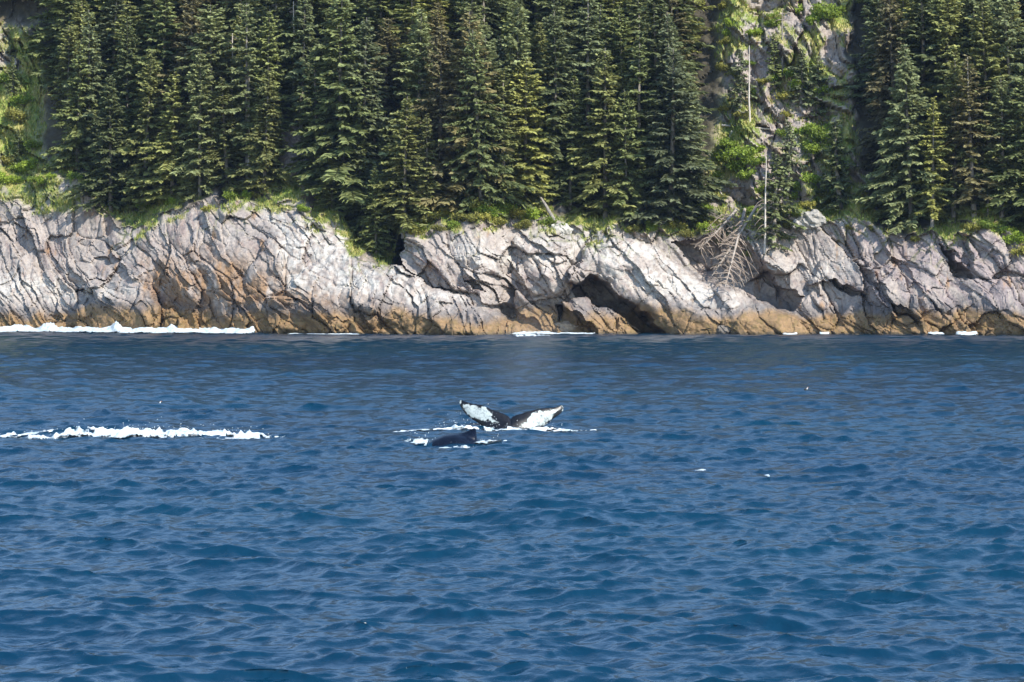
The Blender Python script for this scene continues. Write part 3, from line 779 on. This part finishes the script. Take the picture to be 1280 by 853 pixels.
front = np.stack([gx, lean - th, gz], -1); back = np.stack([gx, lean + th, gz], -1)
PW = [[(150, 116), (250, 128), (370, 158), (430, 200), (440, 240), (506, 304), (470, 322), (390, 292), (300, 288), (230, 262), (160, 194), (130, 150)],
      [(716, 335), (800, 258), (850, 208), (920, 186), (1060, 172), (1105, 180), (1092, 225), (1030, 280), (960, 345), (820, 360)],
      [(100, 70), (150, 84), (134, 130), (112, 130)], [(1132, 130), (1160, 150), (1166, 200), (1144, 196)]]
wm = np.full(gx.shape, -9.0)
for p in PW: wm = np.maximum(wm, sdf(gx, gz, [zf(560 + a / 8, 490 + b / 8) for a, b in p]))
white = np.clip((wm - .025) * 1.6, -.5, .6)
vv = np.concatenate([front.reshape(-1, 3), back.reshape(-1, 3)])
ff = np.concatenate([grid_faces(nx, nz_), grid_faces(nx, nz_)[:, ::-1] + nx * nz_])
idx = np.arange(nx * nz_).reshape(nx, nz_)
loop = np.concatenate([idx[:, 0], idx[-1, 1:], idx[-2::-1, -1], idx[0, -2:0:-1]])
nxt = np.roll(loop, -1)
ff = np.concatenate([ff, np.stack([loop, loop + nx * nz_, nxt + nx * nz_, nxt], -1)])
fl = obj('humpback_whale', mesh('humpback_whale', vv, ff, M_WH, True, None, {'white': np.concatenate([white.ravel(), white.ravel()])}), None, ft)
tag(fl, 'diving whale with raised tail fluke, white underside edged in black', 'whale')

wb = lift_to(at_sea(572, 556.5), .07); q = F / wb.y
nl, nr = 120, 48
xs_ = np.linspace(-4.2, 3.4, nl)
ridge = np.interp(xs_, [-4.2, -2.2, -1.3, -.92, -.5, -.1, .15, .30, .45, .57, .64, .67, .72, 1.4, 3.4], [-1.8, -.75, -.28, .04, .22, .27, .28, .33, .40, .46, .47, .42, -.06, -.4, -1.5])
rad = np.interp(xs_, [-4.2, -2.5, 0, 1.5, 3.4], [.7, 1.05, 1.0, .75, .35])
topb = np.interp(xs_, [-4.2, -2.2, -1.3, -.92, -.5, -.1, .3, .7, 1.4, 3.4], [-1.8, -.75, -.28, .04, .20, .25, .18, -.06, -.4, -1.5])
ang = np.linspace(0, 2 * math.pi, nr, endpoint=False)
bv = np.zeros((nl, nr, 3))
bv[..., 0] = xs_[:, None]
bv[..., 1] = np.sin(ang)[None] * rad[:, None] * .8
bv[..., 2] = topb[:, None] - rad[:, None] + np.cos(ang)[None] * rad[:, None]
finw = np.exp(-(np.sin(ang) / .10) ** 2) * (np.cos(ang) > 0)
bv[..., 2] += (ridge - topb)[:, None] * finw[None]
bi = np.arange(nl * nr).reshape(nl, nr); bj = np.roll(bi, -1, 1)
bf = np.stack([bi[:-1], bj[:-1], bj[1:], bi[1:]], -1).reshape(-1, 4)
M_WB = mat_plain('whale_back', (0.002, 0.004, 0.010), (0.004, 0.007, 0.016), 3.0, 0.25, 0.2)
wbo = obj('humpback_whale', mesh('humpback_whale_back', bv.reshape(-1, 3), bf, M_WB, True), None, wb)
tag(wbo, 'whale surfacing, only its dark back and small dorsal fin above water', 'whale')

# ------------------------------------------------------------------ foam
def foam(name, label, cpx, cpy, lx, ly, height, dens, seed, step=.07, rot=0.0, spikes=0, spike_h=.4, env=None, cat='foam', group=None):
    c = at_sea(cpx, cpy)
    gx_ = np.arange(-lx, lx, step); gy_ = np.arange(-ly, ly, step * 1.4)
    a, b = np.meshgrid(gx_, gy_)
    X_ = c.x + a; Y_ = c.y + b + a * rot
    e = env(a / lx, b / ly) if env else np.clip(1 - (a / lx) ** 2 - (b / ly) ** 2, 0, 1)
    nn = fbm(X_ / .9, Y_ / 3.6, seed, 5); n2 = fbm(X_ / .2, Y_ / .8, seed + 5, 3)
    fld = e + .75 * nn + .5 * n2 - 1.12 * (1 - dens) - .10
    fld = np.where(e <= .02, -1, fld)
    x2, y2, z2 = sea(X_, Y_, max(.08, .08 * (c.y / 55) ** 1.25 * .5) + 0 * X_)
    lift = .055 + height * np.clip(fld, 0, 1) * (.75 + .08 * n2 + .3 * fbm(X_ / 1.3, Y_ / 6, seed + 9, 2))
    v = np.stack([x2, y2, z2 + np.where(fld > -.1, lift, 0)], -1)
    fm = (fld > 0); keep = fm[:-1, :-1] & fm[1:, 1:] & fm[:-1, 1:] & fm[1:, :-1]
    f = grid_faces(*a.shape, keep)
    v = v.reshape(-1, 3)
    extra_v, extra_f = [], []
    src = np.argwhere(fm & (e > .3))
    if spikes and len(src):                      # flecks of spray
        for k in range(spikes):
            i, j = src[RNG.integers(len(src))]
            p = v[i * a.shape[1] + j] + np.array((RNG.normal(0, .12), 0, abs(RNG.normal(0, .5)) * spike_h))
            s = RNG.uniform(.006, .018)
            o0 = len(v) + len(extra_v)
            for dx, dy, dz in ((-s, -s, 0), (s, -s, 0), (0, s, 0), (0, 0, s * 1.8)): extra_v.append(p + (dx, dy, dz))
            extra_f += [(o0, o0 + 1, o0 + 3, o0 + 3), (o0 + 1, o0 + 2, o0 + 3, o0 + 3), (o0 + 2, o0, o0 + 3, o0 + 3)]
    used = np.unique(f)
    mp = np.full(len(v), -1); mp[used] = np.arange(len(used))
    f = mp[f]; v = v[used]; th_ = np.clip(fld.ravel()[used], 0, 1)
    if extra_v:
        ev = np.array(extra_v); ef = np.array(extra_f)[:, :3]
        ef = ef - ef.min() + len(v)
        v = np.concatenate([v, ev]); th_ = np.concatenate([th_, np.ones(len(ev))])
        t3 = np.concatenate([f[:, [0, 1, 2]], f[:, [0, 2, 3]], ef])
    else:
        t3 = np.concatenate([f[:, [0, 1, 2]], f[:, [0, 2, 3]]])
    o = obj(name, mesh(name, v - np.array(c), t3, M_FOAM, True, None, {'thick': th_}), None, c)
    tag(o, label, cat, group)
    return o

def streak(a, b):     # long crest: thick in the middle, thin tails
    w = .14 + .86 * np.exp(-((a + .02) / .45) ** 2)
    return np.clip(1 - (b / w) ** 2, 0, 1) * np.clip(1.25 * (1 - np.abs(a) ** 3), 0, 1)
foam('sea_foam', 'long white streak of churned foam on open water away from the whales', 178, 547, 5.4, 4.6, .28, .80, 501, env=streak, spikes=150, spike_h=.35, rot=.06)
foam('sea_foam', 'thin broken foam tail trailing from the long white streak', 14, 545, 3.2, .6, .0, .20, 511, env=streak, spikes=10)
foam('sea_foam', 'lacy scattered foam at the fading end of the white streak', 305, 548, 2.2, 3.6, .06, .46, 513, spikes=15)
foam('sea_foam', 'white splash in front of the raised fluke', 655, 538.5, 2.3, 2.2, .12, .78, 521, spikes=80, spike_h=.3, env=streak)
foam('sea_foam', 'spray mound left where the fluke rises beside the dorsal fin', 586, 538.5, 1.7, 2.0, .24, .68, 531, spikes=90, spike_h=.7)
foam('sea_foam', 'thin foam line stretching from the fluke over open water', 728, 540, 1.6, 1.1, .03, .66, 541, env=streak)
foam('sea_foam', 'thin foam trail behind the surfacing back', 540, 541, 2.0, 1.3, .05, .58, 551, env=streak)
foam('sea_foam', 'foam breaking along the dark back of the surfacing whale', 578, 560, 1.2, 1.3, .06, .70, 561, spikes=8, spike_h=.2, env=streak)
foam('sea_foam', 'white wash pushed ahead of the surfacing back', 524, 555.5, .9, 2.2, .08, .62, 571, spikes=30, spike_h=.3)
foam('sea_foam', 'foam left behind the dorsal fin', 618, 556, 1.0, 1.7, .06, .68, 581, spikes=15)
foam('sea_foam', 'small lone whitecap on open water past the fluke', 868, 590, 1.1, .4, .0, .04, 591, env=streak)
foam('sea_foam', 'tiny broken whitecap beside the lone one', 965, 600, 1.6, .4, .0, -.06, 593, env=streak)

def wash(name, label, pa, pb, width, height, seed, peaks=(), dens=.8):
    """surf heaped against the foot of the rocks between two columns of the photo"""
    xs = np.arange((pa - 640) * .107, (pb - 640) * .107, .13)
    # foot of the rock at sea level
    foot = terrain_y(xs, np.full(len(xs), .1))
    foot = np.minimum.reduce([np.roll(foot, k) for k in range(-12, 13, 3)])
    foot = np.convolve(np.pad(foot, 12, 'edge'), np.ones(25) / 25, 'valid')
    t = np.linspace(-2.2, width, 26)
    a, b = np.meshgrid(xs, t)
    Y_ = foot[None] - b
    cxp = 640 + a * F / Y_
    pk = np.zeros_like(a)
    for p, hh, ww in peaks: pk = pk + hh * np.exp(-((cxp - p) / ww) ** 2)
    ew = min(2.5, (xs[-1] - xs[0]) / 5)
    endf = np.clip((a - xs[0]) / ew, 0, 1) * np.clip((xs[-1] - a) / ew, 0, 1)
    nn = fbm(a / 1.4, b / 1.1, seed, 4); n2 = fbm(a / .4, b / .5, seed + 3, 3)
    e = np.clip(1 - np.abs(b / width) ** 3, 0, 1)
    fld = e + .55 * nn + .2 * n2 - (1 - dens) - (1 - endf) * .9
    x2, y2, z2 = sea(a, Y_, np.full_like(a, .8))
    z = np.maximum(z2, 0) + .06 + (height * (.45 + .55 * np.clip(nn + .5, 0, 1.3)) + pk * (.6 + .6 * np.abs(n2))) * np.exp(-np.clip(b, 0, None) / (width * .55)) * np.clip(fld * 2, 0, 1)
    fm = fld > .05; keep = fm[:-1, :-1] & fm[1:, 1:] & fm[:-1, 1:] & fm[1:, :-1]
    f = grid_faces(*a.shape, keep)
    c = Vector((float(xs.mean()), float(foot.mean()), 0))
    o = obj(name, mesh(name, np.stack([x2, y2, z], -1).reshape(-1, 3) - np.array(c), f, M_FOAM, True, None, {'thick': np.clip(fld, 0, 1)}), None, c)
    tag(o, label, 'surf')
wash('surf', 'broad white surf breaking along the foot of the left headland', -40, 325, 5.0, .75, 601, ((62, .9, 8), (145, 1.1, 6), (185, .3, 10), (20, .4, 14), (215, .5, 6)))
wash('surf', 'thin white wash along the back of the small cove', 628, 748, 3.2, .22, 611, ((680, .2, 12),), .62)
wash('surf', 'small white breaker bursting on the brown toe of the cliff', 1168, 1196, 2.2, .55, 621, ((1181, .35, 8),), .95)
wash('surf', 'little splash against the rocks beside the small breaker', 1137, 1158, 2.0, .5, 631, ((1147, .5, 5),), .95)
wash('surf', 'tiny splash at the foot of the pale boulder', 966, 986, 1.6, .3, 641, (), .9)
wash('surf', 'narrow spurt of spray in a cleft beyond the dome rock', 1014, 1028, 1.2, .3, 651, ((1021, 1.1, 2.2),), .95)
wash('surf', 'faint lapping foam under the ochre cliff', 350, 470, 1.6, .12, 661, (), .45)
foam('sea_foam', 'foam line drifting off the cove mouth', 662, 420.5, 4.2, 8.0, .06, .45, 671, env=streak, step=.16)

# ------------------------------------------------------------------ seabirds afloat
M_BIRD = mat_plain('bird_dark', (0.02, 0.018, 0.016), (0.04, 0.035, 0.03), 8)
M_BIRDW = mat_plain('bird_white', (0.7, 0.68, 0.65), (0.8, 0.78, 0.75), 8)
M_BEAK = mat_plain('bird_bill', (0.6, 0.16, 0.03), (0.65, 0.2, 0.04), 8)
def bird(px, py, lab, s=1.0):
    c = at_sea(px, py)
    t = tag(empty('seabird', (c.x, c.y, .05)), lab, 'bird')
    t.scale = (s, s, s)
    v, f = tube([(-.2, 0, .1), (-.16, 0, .09), (-.06, 0, .06), (.06, 0, .06), (.13, 0, .1), (.15, 0, .17), (.16, 0, .24), (.2, 0, .27), (.235, 0, .27)], [.01, .04, .10, .10, .075, .05, .05, .055, .02], 10)
    obj('body', mesh('body', v, f, M_BIRD, True), t)
    v, f = tube([(.12, -.05, .09), (.15, -.055, .15), (.2, -.045, .26)], [.05, .05, .035], 8)
    obj('breast', mesh('breast', v, f, M_BIRDW, True), t)
    v, f = tube([(.22, 0, .265), (.26, 0, .262), (.30, 0, .25)], [.03, .026, .006], 6)
    obj('bill', mesh('bill', v, f, M_BEAK, True), t)
bird(198, 507, 'tiny seabird afloat beyond the long white foam streak', .55)
bird(1007, 489, 'tiny seabird afloat alone between the fluke and the cliffs', .55)

# ------------------------------------------------------------------ whale's blow: a faint drifting mist
M_MIST = bpy.data.materials.new('mist'); M_MIST.use_nodes = True
n_ = M_MIST.node_tree.nodes; l_ = M_MIST.node_tree.links; n_.remove(n_['Principled BSDF'])
pv = n_.new('ShaderNodeVolumePrincipled'); pv.inputs['Color'].default_value = (.95, .97, 1, 1)
tc = n_.new('ShaderNodeTexCoord')
ln = n_.new('ShaderNodeVectorMath'); ln.operation = 'LENGTH'; l_.new(tc.outputs['Object'], ln.inputs[0])
fo = n_.new('ShaderNodeMapRange'); fo.inputs[1].default_value = 1.0; fo.inputs[2].default_value = 0.1; fo.inputs[3].default_value = 0; fo.inputs[4].default_value = 0.75
l_.new(ln.outputs['Value'], fo.inputs[0])
nm = noise(n_, l_, tc.outputs['Object'], 1.6, 3)
mu = n_.new('ShaderNodeMath'); mu.operation = 'MULTIPLY'; l_.new(fo.outputs[0], mu.inputs[0]); l_.new(nm.outputs[0], mu.inputs[1])
m2 = n_.new('ShaderNodeMath'); m2.operation = 'MULTIPLY'; m2.inputs[1].default_value = 0.10; l_.new(mu.outputs[0], m2.inputs[0])
l_.new(m2.outputs[0], pv.inputs['Density']); l_.new(pv.outputs[0], n_['Material Output'].inputs['Volume'])
import bmesh
bm = bmesh.new(); bmesh.ops.create_icosphere(bm, subdivisions=3, radius=1)
for v_ in bm.verts: v_.co *= 1 + .06 * math.sin(v_.co.x * 5 + v_.co.z * 4)
me = bpy.data.meshes.new('whale_blow'); bm.to_mesh(me); bm.free(); me.materials.append(M_MIST)
bl = obj('whale_blow', me, None, (.6, 141, 3.1)); bl.scale = (2.1, 1.6, 2.6)
tag(bl, 'faint drifting mist of whale breath above the raised fluke', 'mist', kind='stuff')

# ------------------------------------------------------------------ thin sea air
M_AIR = bpy.data.materials.new('air'); M_AIR.use_nodes = True
n_ = M_AIR.node_tree.nodes; l_ = M_AIR.node_tree.links; n_.remove(n_['Principled BSDF'])
pv = n_.new('ShaderNodeVolumePrincipled'); pv.inputs['Color'].default_value = (.42, .62, 1, 1); pv.inputs['Density'].default_value = 0.000028
l_.new(pv.outputs[0], n_['Material Output'].inputs['Volume'])
lo, hi = np.array((-2600, -1700, -6.0)), np.array((2600, 1100, 330.0))
hv = np.array([[(lo, hi)[i][0], (lo, hi)[j][1], (lo, hi)[k][2]] for i in (0, 1) for j in (0, 1) for k in (0, 1)])
tag(obj('haze', mesh('haze', hv, [(0, 1, 3, 2), (4, 6, 7, 5), (0, 4, 5, 1), (2, 3, 7, 6), (0, 2, 6, 4), (1, 5, 7, 3)], M_AIR)), 'thin bluish sea haze', 'haze', kind='stuff')
